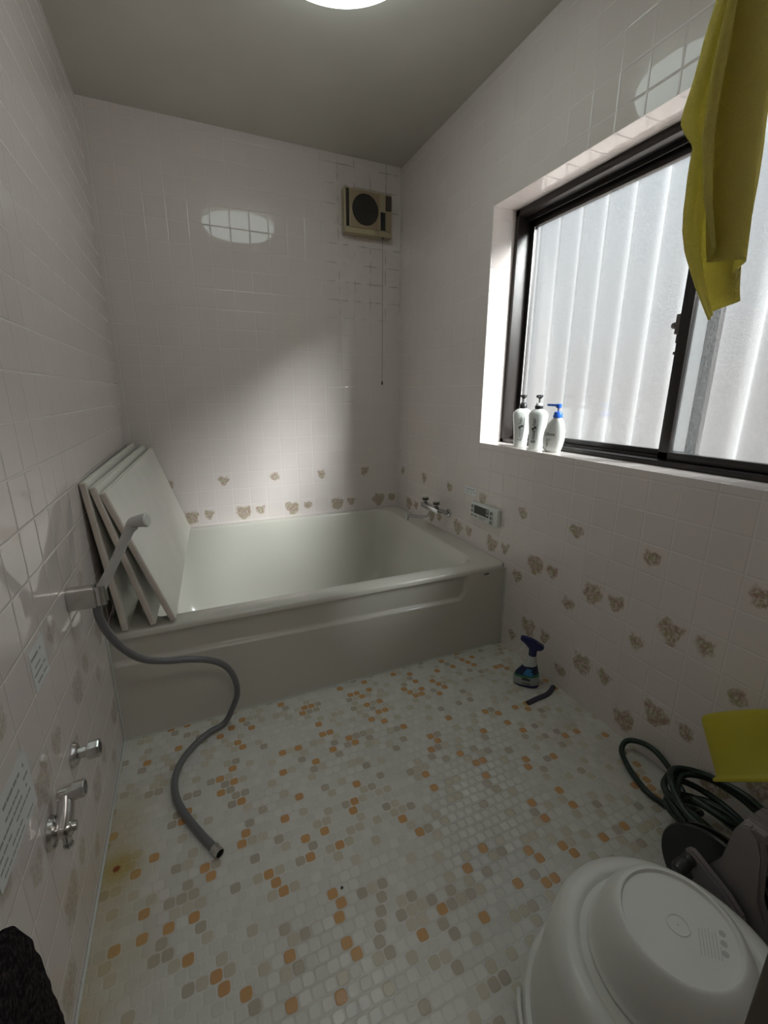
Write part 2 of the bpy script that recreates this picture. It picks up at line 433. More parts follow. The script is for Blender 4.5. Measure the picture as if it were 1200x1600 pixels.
# ---------------------------------------------------------------- window
win = bpy.data.objects.new('window_1', None); COL.objects.link(win); struct(win, 'dark bronze sliding window with obscure glass')
bm = new_bm()
xa, xb = W+.122, W+.225
box(bm, (xa, Y1, Z0), (xb, Y0, Z0+.018), .001); box(bm, (xa, Y1, Z1-.028), (xb, Y0, Z1), .001)
box(bm, (xa, Y0-.022, Z0), (xb, Y0, Z1), .001); box(bm, (xa, Y1, Z0), (xb, Y1+.022, Z1), .001)
box(bm, (xa+.045, Y1, Z0+.018), (xa+.05, Y0, Z0+.026)); box(bm, (xa+.045, Y1, Z1-.045), (xa+.05, Y0, Z1-.028))
obj('window_frame', bm, M_BRONZE, win)
def sash(x, ya, yb, stiles):
    s = bpy.data.objects.new('sash', None); COL.objects.link(s); s.parent = win
    zb, zt = Z0+.020, Z1-.03
    bm = new_bm()
    box(bm, (x-.012, ya, zb), (x+.012, yb, zb+.026), .002); box(bm, (x-.012, ya, zt-.035), (x+.012, yb, zt), .002)
    box(bm, (x-.012, yb-stiles[1], zb), (x+.012, yb, zt), .002); box(bm, (x-.012, ya, zb), (x+.012, ya+stiles[0], zt), .002)
    obj('sash_frame', bm, M_BRONZE, s)
    bm = new_bm(); box(bm, (x-.003, ya+stiles[0]-.004, zb+.02), (x+.003, yb-stiles[1]+.004, zt-.03)); obj('pane', bm, M_PANE, s, smooth=False)
    return s
s1 = sash(W+.205, -1.835, Y0-.018, (.035, .026))
s2 = sash(W+.160, Y1+.02, -1.742, (.035, .036))
bm = new_bm(); box(bm, (W+.192, Y0-.047, Z0+.045), (W+.196, Y0-.044, Z1-.065)); obj('glazing_bead', bm, M_ALU, s1, smooth=False)
bm = new_bm(); yl = -1.742
box(bm, (W+.15, yl-.004, 1.345), (W+.166, yl+.014, 1.405), .002); lathe(bm, [(0,0),(.009,0),(.011,.004),(.009,.014),(0,.016)], (W+.158, yl+.012, 1.372), (0,1,0), 16)
box(bm, (W+.152, yl-.002, 1.318), (W+.162, yl+.006, 1.347), .001); box(bm, (W+.152, yl-.002, 1.283), (W+.162, yl+.008, 1.292), .001)
obj('latch', bm, plain('grey latch', (.10,.085,.085), .4), s2)

# outside: corrugated translucent screen, block wall, ground
bm = new_bm(); ys = [-4.4+i*.0095 for i in range(420)]
pitch = .132
def wave(y): return .024*math.tanh(1.6*math.sin(2*math.pi*y/pitch))/math.tanh(1.6)
c1 = [bm.verts.new((2.02+wave(y), y, .3)) for y in ys]; c2 = [bm.verts.new((2.02+wave(y), y, 2.75)) for y in ys]
for k in range(len(ys)-1): bm.faces.new((c1[k], c1[k+1], c2[k+1], c2[k]))
tag(obj('corrugated_screen', bm, M_SHEET), 'clear corrugated plastic screen standing outside the window', 'screen')
bm = new_bm(); box(bm, (2.0, -8, -.5), (9, 4, -.4)); struct(obj('ground', bm, plain('outdoor concrete', (.36,.32,.30), .9), smooth=False))

# ---------------------------------------------------------------- bathtub
tub = thing('bathtub', 'cream bathtub with ridged apron filling the far end of the room', 'bathtub', loc=(0,0,ZF))
def rr_loop(x0, y0, x1, y1, r, n, z, power=None):
    """rounded rectangle, n points by angle from centre"""
    cx, cy = (x0+x1)/2, (y0+y1)/2; hx, hy = (x1-x0)/2, (y1-y0)/2; out = []
    for k in range(n):
        a = 2*math.pi*(k+.5)/n; dx, dy = math.cos(a), math.sin(a)
        # map angle through unit square first so corners get points
        s = 1/max(abs(dx), abs(dy)); px, py = dx*s*hx, dy*s*hy
        if r > 0:
            ax, ay = hx-r, hy-r
            if abs(px) > ax and abs(py) > ay:
                qx, qy = (abs(px)-ax), (abs(py)-ay); L = math.hypot(qx, qy)
                if L > 1e-9: px, py = math.copysign(ax+qx/L*r, px), math.copysign(ay+qy/L*r, py)
        out.append((cx+px, cy+py, z))
    return out
ZT = .387; n = 200
off = -ZF
def L(x0,y0,x1,y1,r,z): return rr_loop(x0,y0,x1,y1,r,n,z+off)
rings = [L(.002,-T,W-.002,-.002,.004,ZT-.022), L(.002,-T+.001,W-.002,-.002,.004,ZT-.008), L(.002,-T+.005,W-.002,-.002,.004,ZT-.002), L(.002,-T+.011,W-.002,-.002,.004,ZT),
         L(.090,-T+.078,W-.104,-.034,.09,ZT-.0), L(.096,-T+.084,W-.110,-.040,.09,ZT-.003), L(.099,-T+.088,W-.114,-.043,.09,ZT-.010),
         L(.112,-T+.098,W-.135,-.056,.10,ZT-.09), L(.140,-T+.125,W-.185,-.080,.11,-.02), L(.165,-T+.15,W-.225,-.10,.12,-.12), L(.20,-T+.185,W-.27,-.135,.13,-.16), L(.27,-T+.26,W-.34,-.21,.14,-.172)]
bm = new_bm(); loft(bm, rings, cap=(False, True)); obj('basin', bm, M_TUB, tub, ang=60)
bm = new_bm(); nx, nz = 240, 90; g = []
def ssf(a, b, t): t = max(0, min(1, (t-a)/(b-a))); return t*t*(3-2*t)
for i in range(nx+1):
    col = []
    x = .001+(W-.002)*i/nx
    for j in range(nz+1):
        z = ZF + (ZT-.018-ZF)*j/nz
        zl = .268 - .022*x/1.3; a = z-zl; b = 1.405+(z-.3)*.18-x
        r = .035; d = min(a, b) if (a > r or b > r) else r-math.hypot(max(r-a,0), max(r-b,0))
        rec = ssf(0, .014, d)*(1-.55*ssf(ZT-.05, ZT-.018, z))
        bulge = .004*math.sin(math.pi*min(1,max(0,(z-ZF)/(zl-ZF))))
        col.append(bm.verts.new((x, -T+.0165*rec-bulge*0, z+off)))
    g.append(col)
for i in range(nx):
    for j in range(nz): bm.faces.new((g[i][j], g[i+1][j], g[i+1][j+1], g[i][j+1]))
obj('apron', bm, M_TUB, tub, ang=70)
bm = new_bm(); prism(bm, [(0,0),(.030,.002),(.026,.009),(.004,.007)], (1.497, -T-.0004, .350+off), (1,0,0), (0,0,1), (0,-1,0), .0006)
lg = obj('badge', bm, M_INK, tub, smooth=False); lg['label'] = 'small dark badge at the right end of the apron'

# ---------------------------------------------------------------- bath lids
def lid(bf, tf, bb, tb, th, label):
    t = thing('bath_cover', label, 'bath cover', 'cream bath covers leaning on the left wall')
    bf, tf, bb, tb = map(Vector, (bf, tf, bb, tb)); nrm = (tf-bf).cross(bb-bf).normalized()
    if nrm.x < 0: nrm = -nrm
    q = bmesh.new(); v = [q.verts.new(p) for p in (bf, tf, tb, bb)] + [q.verts.new(p-nrm*th) for p in (bf, tf, tb, bb)]
    for f in ((0,1,2,3),(7,6,5,4),(0,4,5,1),(1,5,6,2),(2,6,7,3),(3,7,4,0)): q.faces.new([v[k] for k in f])
    bmesh.ops.recalc_face_normals(q, faces=q.faces[:])
    bmesh.ops.bevel(q, geom=q.edges[:], offset=.004, segments=3, affect='EDGES'); obj('panel', q, M_LID, t)
    # rounded edge band along the near end
    q = bmesh.new(); d = (tf-bf).normalized(); e = (bb-bf).normalized()
    pts = [bf+d*.004-e*.0015-nrm*th/2, tf-d*.004-e*.0015-nrm*th/2]
    rings = []
    for p in pts:
        rings.append([p + nrm*(th/2+.0006)*math.cos(a)*abs(math.cos(a))**-.5*1.0 + e*.006*math.sin(a) if abs(math.cos(a))>1e-3 else p+e*.006*math.sin(a) for a in [2*math.pi*k/20 for k in range(20)]])
    loft(q, rings); ed = obj('edge_band', q, M_LIDEDGE, t); ed['label'] = 'yellowed pinkish edge band'
    return t
lid((.212,-1.19,ZT+.011), (.063,-1.19,.865), (.268,-.045,ZT+.011), (.122,-.03,.872), .018, 'front panel of the three cream bath covers leaning on the left wall, broad face showing')
lid((.150,-1.192,ZT+.009), (.041,-1.195,.885), (.190,-.045,ZT+.009), (.085,-.03,.886), .018, 'middle panel of the three cream bath covers leaning on the left wall')
lid((.066,-1.195,ZT+.005), (.020,-1.200,.900), (.115,-.045,ZT+.008), (.040,-.03,.898), .018, 'rear panel of the three cream bath covers, closest to the left wall')
# ---------------------------------------------------------------- shower holder, shower, hose
t = thing('shower_holder', 'square chrome shower holder on the left wall gripping the handset', 'holder', loc=(0,-1.515,.66))
bm = new_bm(); poly = [(-.017,-.024),(.012,-.026),(.02,-.018),(.02,.022),(.012,.03),(-.012,.03),(-.018,.02)]
prism(bm, poly, (0,0,0), (0,1,0), (0,0,1), (1,0,0), .062, .002); obj('block', bm, M_CHROME2, t)
bm = new_bm(); 
for a0 in range(14):
    a = math.radians(-60+a0*22)
ang = [math.radians(-140+k*280/24) for k in range(25)]
cx0, cy0 = .072, .0
outer = [(cx0-math.cos(a)*.0175, cy0+math.sin(a)*.0175) for a in ang]; inner = [(cx0-math.cos(a)*.0135, cy0+math.sin(a)*.0135) for a in ang]
prism(bm, outer+inner[::-1], (0,0,-.02), (1,0,0), (0,1,0), (0,0,1), .05); obj('clip', bm, M_CHROME2, t)
hp = Vector((.072,-1.515,.672)); hd = Vector((.62,.05,1.0)).normalized()
sh = thing('shower_handset', 'pale grey hand shower standing up in the chrome wall holder', 'shower head', loc=(.072,-1.515,.66))
def inv(o): return Matrix.Translation(-Vector(o.location))
bm = new_bm(); P0 = Vector((.060,-1.515,.645)); 
HP = [P0, P0+Vector((.012,0,.03)), P0+Vector((.045,.004,.085)), P0+Vector((.076,.008,.142)), P0+Vector((.094,.009,.176)), P0+Vector((.104,.007,.188))]
tube(bm, HP, lambda q: .0140-.003*math.sin(math.pi*min(1,q*1.1)), 20); obj('handle', bm, M_SHGREY, sh, mtx=inv(sh))
bm = new_bm(); hdn = Vector((.88,-.32,.12)).normalized()
tube(bm, [HP[3], HP[4], HP[4]+Vector((.010,-.001,.018)), HP[4]+Vector((.028,-.008,.024)), HP[4]+Vector((.028,-.008,.024))+hdn*.016], lambda q: .0112+.0070*max(0,q-.25)/.75, 24); obj('spray_head', bm, M_SHGREY, sh, mtx=inv(sh))
hc = HP[4]+Vector((.028,-.008,.024))+hdn*.015
bm = new_bm(); lathe(bm, [(0,0),(.0160,0),(.0172,.002),(.0155,.005),(0,.005)], hc, hdn, 28); obj('spray_face', bm, M_WHITE, sh, mtx=inv(sh))
hs = thing('shower_hose', 'grey flexible shower hose drooping from the handset to the floor', 'hose', loc=(.069,-1.50,.6))
RH = .0105
path = [(.060,-1.515,.648), (.058,-1.508,.60), (.066,-1.485,.54), (.088,-1.455,.470), (.125,-1.42,.405), (.180,-1.385,.362), (.245,-1.36,.335), (.305,-1.335,.300), (.352,-1.305,.245), (.378,-1.285,.175), (.382,-1.275,.105), (.362,-1.268,.045), (.330,-1.272,ZF+.018), (.280,-1.292,ZF+.0125), (.235,-1.325,ZF+.0115), (.190,-1.385,ZF+.0115), (.168,-1.455,ZF+.0115), (.172,-1.530,ZF+.0115), (.200,-1.610,ZF+.0115), (.240,-1.690,ZF+.0115), (.270,-1.742,ZF+.0115)]
bm = new_bm(); tube(bm, path, RH, 16, 12); obj('tube', bm, M_HOSE, hs, mtx=inv(hs))
d = Vector((.03,-.052,0)).normalized(); e0 = Vector((.270,-1.742,ZF+.0125))
bm = new_bm(); lathe(bm, [(.0108,-.004),(.0135,-.003),(.0135,.006),(.0125,.007),(.0125,.010),(.0135,.011),(.0135,.022),(.0115,.022),(.0105,.008),(0,.008)], e0, d, 8); obj('end_nut', bm, M_CHROME2, hs, mtx=inv(hs), ang=25)
bm = new_bm(); lathe(bm, [(0,.009),(.0102,.009),(.0102,.0095),(0,.0095)], e0, d, 20); obj('bore', bm, M_BLACKM, hs, mtx=inv(hs))

# ---------------------------------------------------------------- bare pipe fittings
t = thing('pipe_stub', 'short bare chrome pipe connector on the left wall, upper of the two', 'pipe fitting', loc=(0,-1.700,.358))
bm = new_bm(); lathe(bm, [(0,0),(.027,0),(.0275,.003),(.024,.009),(.014,.014),(0,.014)], (0,0,0), (1,0,0), 32); obj('flange', bm, M_CHROME2, t)
bm = new_bm(); lathe(bm, [(.012,.010),(.0125,.028),(.0190,.030),(.0200,.034),(.0200,.052),(.0185,.055),(.0125,.055),(.0115,.036),(0,.036)], (0,0,0), (1,.0,.05), 8); obj('nut', bm, M_CHROME2, t, ang=20)
bm = new_bm(); lathe(bm, [(0,.037),(.0118,.037),(.0118,.0375),(0,.0375)], (0,0,0), (1,0,.05), 20); obj('bore', bm, M_BLACKM, t)
t = thing('pipe_elbow', 'crank-shaped chrome tap connector with open end, lower on the left wall', 'pipe fitting', loc=(0,-1.895,.352))
bm = new_bm(); lathe(bm, [(0,0),(.030,0),(.0305,.003),(.027,.010),(.014,.015),(0,.015)], (0,0,0), (1,0,0), 32); obj('flange', bm, M_CHROME2, t)
bm = new_bm(); lathe(bm, [(0,.010),(.015,.012),(.0165,.020),(.0165,.034),(.014,.038),(.010,.039),(.009,.044),(0,.044)], (0,0,0), (1,0,0), 24)
tube(bm, [(.022,0,.004),(.025,.010,.016),(.026,.024,.032),(.026,.034,.044)], lambda q: .0165-.003*q, 18)
lathe(bm, [(0,-.014),(.0115,-.013),(.0125,-.006),(.0125,.012),(0,.012)], (.026,.036,.047), (1,0,0), 24); obj('body', bm, M_CHROME2, t, ang=40)
bm = new_bm(); lathe(bm, [(.012,.008),(.0165,.009),(.017,.013),(.017,.031),(.0155,.033),(.0125,.033),(.0115,.02),(0,.02)], (.026,.036,.047), (1,0,.05), 8); obj('nut', bm, M_CHROME2, t, ang=20)
bm = new_bm(); lathe(bm, [(0,.021),(.0118,.021),(.0118,.0215),(0,.0215)], (.026,.036,.047), (1,0,.05), 20); obj('bore', bm, M_BLACKM, t)
bm = new_bm(); lathe(bm, [(0,.008),(.008,.010),(.008,.028),(.005,.029),(.005,.034),(.009,.035),(.009,.039),(0,.040)], (.024,0,0), (.05,-.1,-1), 18); obj('drain_screw', bm, M_CHROME, t)

# ---------------------------------------------------------------- stickers
def sticker(o, u, v, w, h, label, lines, parent=None):
    t = thing('warning_sticker', label, 'sticker', loc=o)
    u, v = Vector(u), Vector(v); nrm = u.cross(v)
    bm = new_bm(); prism(bm, [(-w/2,-h/2),(w/2,-h/2),(w/2,h/2),(-w/2,h/2)], (0,0,0), u, v, nrm, .0006); obj('paper', bm, M_STICK, t, smooth=False)
    bm = new_bm(); rnd = random.Random(int(w*1e5)+len(lines))
    for (b, hh, a0, a1) in lines:
        a = a0
        while a < a1:
            l = rnd.uniform(.05, .12); l2 = min(l, a1-a)
            if rnd.random() < .85:
                prism(bm, [(a*w,b*h),((a+l2*.85)*w,b*h),((a+l2*.85)*w,(b+hh*.6)*h),(a*w,(b+hh*.6)*h)], nrm*.0006, u, v, nrm, .0002)
            a += l
    obj('printed_lines', bm, M_INKG, t, smooth=False); return t
sticker((W-.0002,-.882,.672), (0,-1,0), (0,0,1), .105, .042, 'small pale printed sticker above the bath control panel', [(.15,.18,-.42,.3),(-.12,.12,-.42,.42),(-.34,.10,-.42,.1)])
sticker((.0002,-1.765,.640), (0,1,0), (0,0,1), .085, .085, 'upper pale printed sticker on the left wall below the shower holder', [(.25,.12,-.45,.25),(.02,.08,-.4,.1),(-.15,.08,-.42,.40),(-.36,.08,-.3,.42)])
sticker((.0002,-1.995,.505), (0,1,0), (0,0,1), .17, .115, 'large pale printed sticker on the left wall beside the lower pipe elbow', [(.3,.09,-.45,.4),(.12,.07,-.45,.45),(-.02,.07,-.45,.38),(-.16,.06,-.42,.45),(-.30,.06,-.45,.2),(-.42,.05,-.40,.40)])

# ---------------------------------------------------------------- bath control panel
t = thing('bath_control_panel', 'white bath heater remote with black display on the right wall', 'control panel', loc=(W,-1.030,.588))
hw, hh = .108, .043
bm = new_bm(); box(bm, (-.022,-hw,-hh), (0,hw,hh), .004); obj('case', bm, M_WHITE, t)
U_, V_ = Vector((0,-1,0)), Vector((0,0,1)); N_ = Vector((-1,0,0)); X0 = Vector((-.0222,0,0))
def rect(bm, a0, b0, a1, b1, d=.001, z0=0): prism(bm, [(a0,b0),(a1,b0),(a1,b1),(a0,b1)], X0+N_*z0, U_, V_, N_, d)
bm = new_bm(); rect(bm, -.078,-.012,.040,.030); obj('display', bm, plain('black display', (.004,.004,.005), .35), t, smooth=False)
mb = plain('grey green button', (.36,.39,.36), .5)
for a, b, w2, h2 in [(.062,.017,.012,.009),(.062,-.006,.012,.009),(.062,-.028,.012,.009),(-.094,.020,.008,.009),(-.094,-.003,.008,.009),(-.094,-.025,.006,.006)]:
    bm = new_bm(); box(bm, (-.0245, -a-w2, b-h2), (-.0215, -a+w2, b+h2), .001); bo = obj('button', bm, mb, t)
    bm = new_bm(); rect(bm, a-w2*.6, b+h2*.1, a+w2*.6, b+h2*.5, .0004, .0024); rect(bm, a-w2*.6, b-h2*.55, a+w2*.3, b-h2*.2, .0004, .0024); obj('icon', bm, M_INK, bo, smooth=False)
for b in (.020,.002):
    bm = new_bm(); box(bm, (-.0245,-.036,b-.006), (-.0222,-.022,b+.006), .001); obj('button', bm, M_WHITE, t)
    bm = new_bm(); rect(bm, .0255, b-.003, .0325, b+.003, .0004, .0024); obj('arrow_mark', bm, M_INK, t, smooth=False)
bm = text_bm('Rinnai', .011); obj('logo', bm, M_INK, t, smooth=False, mtx=basis(X0+N_*.0004+U_*-.062+V_*-.026, U_, V_))
bm = new_bm()
for k in range(3): rect(bm, -.035, -.022-.006*k, .03-.012*k, -.019-.006*k, .0004)
obj('printed_lines', bm, M_INKG, t, smooth=False)

# ---------------------------------------------------------------- bath mixer tap
t = thing('bath_tap', 'two-knob chrome mixer tap over the far right corner of the tub', 'tap', loc=(W,-.61,.53))
bm = new_bm(); box(bm, (-.098,-.105,-.016), (-.062,.090,.012), .005); 
lathe(bm, [(0,0),(.014,0),(.014,.006),(.008,.010),(.008,.022),(0,.022)], (-.080,-.062,.010), (0,0,1), 20)
lathe(bm, [(0,0),(.014,0),(.014,.006),(.008,.010),(.008,.022),(0,.022)], (-.080,.062,.010), (0,0,1), 20); obj('body', bm, M_CHROME, t)
for yy in (-.062, .062):
    bm = new_bm(); lathe(bm, [(0,.028),(.018,.028),(.0185,.030),(.0185,.044),(.017,.045)], (-.080,yy,0), (0,0,1), 28); kb = obj('knob_band', bm, M_KNOBBAND, t)
    bm = new_bm(); lathe(bm, [(.0175,.044),(.0178,.050),(.014,.056),(.006,.058),(0,.058)], (-.080,yy,0), (0,0,1), 28); obj('knob_cap', bm, M_KNOB, kb)
for yy, yw in ((-.092,-.073),(.078,.077)):
    bm = new_bm(); lathe(bm, [(0,0),(.024,0),(.0245,-.004),(.021,-.011),(.012,-.015),(0,-.015)], (0,yw,-.026), (1,0,0), 28)
    tube(bm, [(-.012,yw,-.026),(-.030,yw,-.024),(-.050,yy,-.004),(-.066,yy,-.002)], .010, 14); obj('inlet_arm', bm, M_CHROME, t)
bm = new_bm(); lathe(bm, [(0,0),(.013,0),(.013,-.014),(.009,-.018),(0,-.018)], (-.080,.012,-.014), (0,0,1), 20)
tube(bm, [(-.080,.012,-.026),(-.082,.014,-.046),(-.092,.026,-.060),(-.115,.052,-.068),(-.145,.085,-.070),(-.163,.106,-.071),(-.168,.112,-.078),(-.169,.113,-.098)], .0085, 16); obj('spout', bm, M_CHROME, t)

# ---------------------------------------------------------------- extractor fan
fx, fz0, fz1, fd = 1.246, 2.048, 2.276, .06
fan = thing('extractor_fan', 'yellowed square extractor fan high on the back wall by the corner', 'fan', loc=(fx,0,fz0))
FW, FH = .294, fz1-fz0
bm = new_bm(); box(bm, (0,-fd*.86,0), (FW,0,FH), .005); box(bm, (.028,-fd,.032), (.215,-fd*.8,FH-.006), .002); box(bm, (.0,-fd-.004,.0), (FW,-fd*.7,.030), .006); box(bm, (.215,-fd*.98,.028),(.252,-fd*.8,FH-.004),.002)
obj('case', bm, M_BEIGE, fan)
bm = new_bm(); box(bm, (.253,-fd*.97,.032), (FW-.004,-fd*.8,.138), .001); box(bm, (.034,-fd-.001,.036),(.211,-fd*.9,FH-.012),.001); obj('front_panel', bm, M_BEIGE2, fan)
bm = new_bm(); lathe(bm, [(0,0),(.080,0),(.080,.002),(0,.002)], (.124,-fd-.0008,.125), (0,-1,0), 48); gr = obj('grille', bm, M_FANDK, fan)
bm = new_bm()
for k in range(-12, 13):
    zz = k*.0064; w2 = math.sqrt(max(0,.079**2-zz**2)); box(bm, (.124-w2, -fd-.005, .125+zz-.0012), (.124+w2, -fd-.0025, .125+zz+.0012))
obj('slats', bm, M_FANSL, gr, smooth=False)
bm = new_bm(); box(bm, (.010,-fd*.9,.034), (.027,-fd*.84,FH-.008)); sv = obj('side_vent', bm, M_FANDK, fan, smooth=False)
bm = new_bm()
for k in range(24): box(bm, (.010,-fd*.93,.038+k*.0076), (.027,-fd*.88,.0405+k*.0076))
obj('slats', bm, M_FANSL, sv, smooth=False)
bm = new_bm(); box(bm, (.254,-fd*.99,.142), (FW-.005,-fd*.85,.215)); v2 = obj('upper_vent', bm, M_FANSL, fan, smooth=False)
bm = new_bm(); box(bm, (.219,-fd*1.02,.034), (.249,-fd*.9,.128), .001); obj('switch_plate', bm, M_BLK, fan)
bm = new_bm(); lathe(bm, [(0,0),(.007,0),(.006,-.006),(0,-.006)], (.238,-.05,.0), (0,0,1), 16); obj('cord_guide', bm, M_BLK, fan)
bm = new_bm(); tube(bm, [(.237,-.05,-.002),(.2365,-.050,-.3),(.236,-.05,-.6),(.2355,-.05,-.815)], .0011, 8); co = obj('pull_cord', bm, plain('brown cord', (.12,.09,.06), .7), fan)
bm = new_bm(); lathe(bm, [(0,.004),(.003,.002),(.0055,-.006),(.006,-.014),(.004,-.020),(0,-.022)], (.2355,-.05,-.815), (0,0,1), 16); obj('pull_knob', bm, plain('brown pull', (.10,.06,.04), .4), co)

# ---------------------------------------------------------------- ceiling lamp
t = thing('ceiling_lamp', 'round glowing ceiling lamp at the top edge of the room', 'lamp', loc=(.83,-1.252,H))
bm = new_bm(); lathe(bm, [(0,0),(.235,0),(.235,-.02),(0,-.02)], (0,0,0), (0,0,1), 64); obj('base', bm, M_WHITE, t)
bm = new_bm(); lathe(bm, [(.245,-.018),(.262,-.026),(.265,-.045),(.255,-.070),(.225,-.090),(.17,-.104),(.09,-.112),(0,-.115)], (0,0,0), (0,0,1), 72); obj('cover', bm, M_LAMP, t)

# ---------------------------------------------------------------- bottles on the sill
def sell(cx, cy, a, b, z, n=40, p=2.6):
    out = []
    for k in range(n):
        t = 2*math.pi*k/n; c, s = math.cos(t), math.sin(t)
        out.append((cx+a*math.copysign(abs(c)**(2/p), c), cy+b*math.copysign(abs(s)**(2/p), s), z))
    return out
def body_from(prof, p=2.6, n=44):
    bm = new_bm(); loft(bm, [sell(cx, 0, a, b, z, n, p) for (cx, a, b, z) in prof]); return bm
def mod_bottle(loc, rot, label, conditioner):
    t = thing('pump_bottle', label, 'bottle', 'toiletry bottles on the window sill', loc, rot)
    prof = [(0,.026,.020,0),(0,.029,.0225,.003),(0,.0300,.023,.03),(0,.0335,.0245,.075),(0,.0385,.0255,.120),(0,.0405,.0255,.143),(0,.0395,.025,.152),(0,.031,.0215,.162),(0,.020,.017,.168),(0,.0145,.0145,.171)]
    obj('body', body_from(prof), M_BOT, t)
    bm = new_bm()
    if conditioner:
        lathe(bm, [(0,0),(.0165,0),(.0170,.003),(.0170,.015),(0,.015)], (0,0,.169), (0,0,1), 28); obj('collar', bm, M_BLK, t)
        bm = new_bm(); lathe(bm, [(0,.014),(.0155,.015),(.0145,.021),(.010,.026),(0,.026)], (0,0,.169), (0,0,1), 28); obj('collar_cap', bm, M_BOT, t)
    else:
        lathe(bm, [(0,0),(.0165,0),(.0170,.003),(.0160,.014),(.013,.022),(.009,.026),(0,.026)], (0,0,.169), (0,0,1), 28); obj('collar', bm, M_BLK, t)
    bm = new_bm(); lathe(bm, [(0,0),(.0038,0),(.0038,.022),(0,.022)], (0,0,.194), (0,0,1), 14)
    obj('stem', bm, plain('grey pump stem', (.12,.12,.12), .4), t)
    bm = new_bm(); lathe(bm, [(0,0),(.006,0),(.008,.004),(.0130,.007),(.0140,.012),(.0125,.016),(0,.017)], (0,0,.212), (0,0,1), 24)
    box(bm, (-.005,-.030,.217), (.005,0,.226), .002); obj('pump_head', bm, M_DKGREY, t)
    # lettering runs up the front (front is -y)
    bm = new_bm(); tb = text_bm("mod", .021); merge(bm, tb, basis((-.004,-.0262,.062), (0,0,1), (-1,0,0)))
    obj('lettering', bm, M_INK, t, smooth=False); bm = new_bm()
    tb = text_bm("hair", .021); merge(bm, tb, basis((-.004,-.0272,.118), (0,0,1), (-1,0,0)))
    for v in bm.verts: pass
    obj('lettering', bm, M_INK, t, smooth=False)
    bm = new_bm()
    prism(bm, circle(.0,.0,.0055,20), (-.008,-.0264,.087), (1,0,0), (0,0,1), (0,-1,0), .001); prism(bm, circle(0,0,.006,20), (.001,-.0264,.093), (1,0,0), (0,0,1), (0,-1,0), .001)
    obj('swirl_mark', bm, M_INK, t, smooth=False)
    bm = new_bm()
    for k in range(2): box(bm, (-.014,-.0252,.034-.005*k), (.006,-.0240,.0365-.005*k))
    box(bm, (.0105,-.0262,.04),(.0110,-.0245,.13)); obj('fine_print', bm, M_INKG if not conditioner else M_INK, t, smooth=False)
    return t
mod_bottle((1.700,-1.138,Z0), math.radians(-40), 'white pump bottle with a black pump collar, leftmost of the three on the sill', False)
mod_bottle((1.700,-1.238,Z0), math.radians(-64), 'white pump bottle with a white-topped black collar, middle of the three on the sill', True)
t = thing('pump_bottle', 'white lotion bottle with a blue pump, nearest of the three on the sill', 'bottle', 'toiletry bottles on the window sill', (1.692,-1.345,Z0), math.radians(-74))
prof = [(.0,.030,.017,0),(.0,.034,.021,.004),(.0,.042,.0235,.030),(.001,.0455,.0245,.055),(.003,.043,.024,.085),(.006,.035,.0215,.112),(.009,.025,.018,.128),(.010,.017,.0155,.137),(.010,.0135,.0135,.141)]
obj('body', body_from(prof, 2.3), M_BOT, t)
bm = new_bm(); lathe(bm, [(0,0),(.0185,0),(.0190,.003),(.0185,.010),(.0168,.011),(.0168,.018),(.014,.022),(.006,.024),(0,.024)], (.010,0,.140), (0,0,1), 28); obj('collar', bm, M_BLUE, t)
bm = new_bm(); lathe(bm, [(0,0),(.004,0),(.004,.020),(0,.020)], (.010,0,.160), (0,0,1), 14); obj('stem', bm, plain('grey blue stem', (.10,.15,.3), .4), t)
bm = new_bm(); lathe(bm, [(0,0),(.0105,0),(.012,.003),(.0118,.014),(.009,.016),(0,.016)], (.010,0,.178), (0,0,1), 24)
box(bm, (-.040,-.0045,.184), (.010,.0045,.193), .002); obj('pump_head', bm, M_BLUE, t)
bm = text_bm('Dove', .019); obj('lettering', bm, M_INK, t, smooth=False, mtx=basis((-.002,-.0252,.073), (1,0,0), (0,-.0,1)))
bm = new_bm()
for k, (a, w2) in enumerate([(0,.014),(1,.010),(2.4,.008),(3.4,.008),(4.4,.007)]): box(bm, (-.018+.0005*k,-.0252,.052-.006*a), (-.018+w2*1.3,-.0232,.054-.006*a))
obj('fine_print', bm, M_INKG, t, smooth=False)

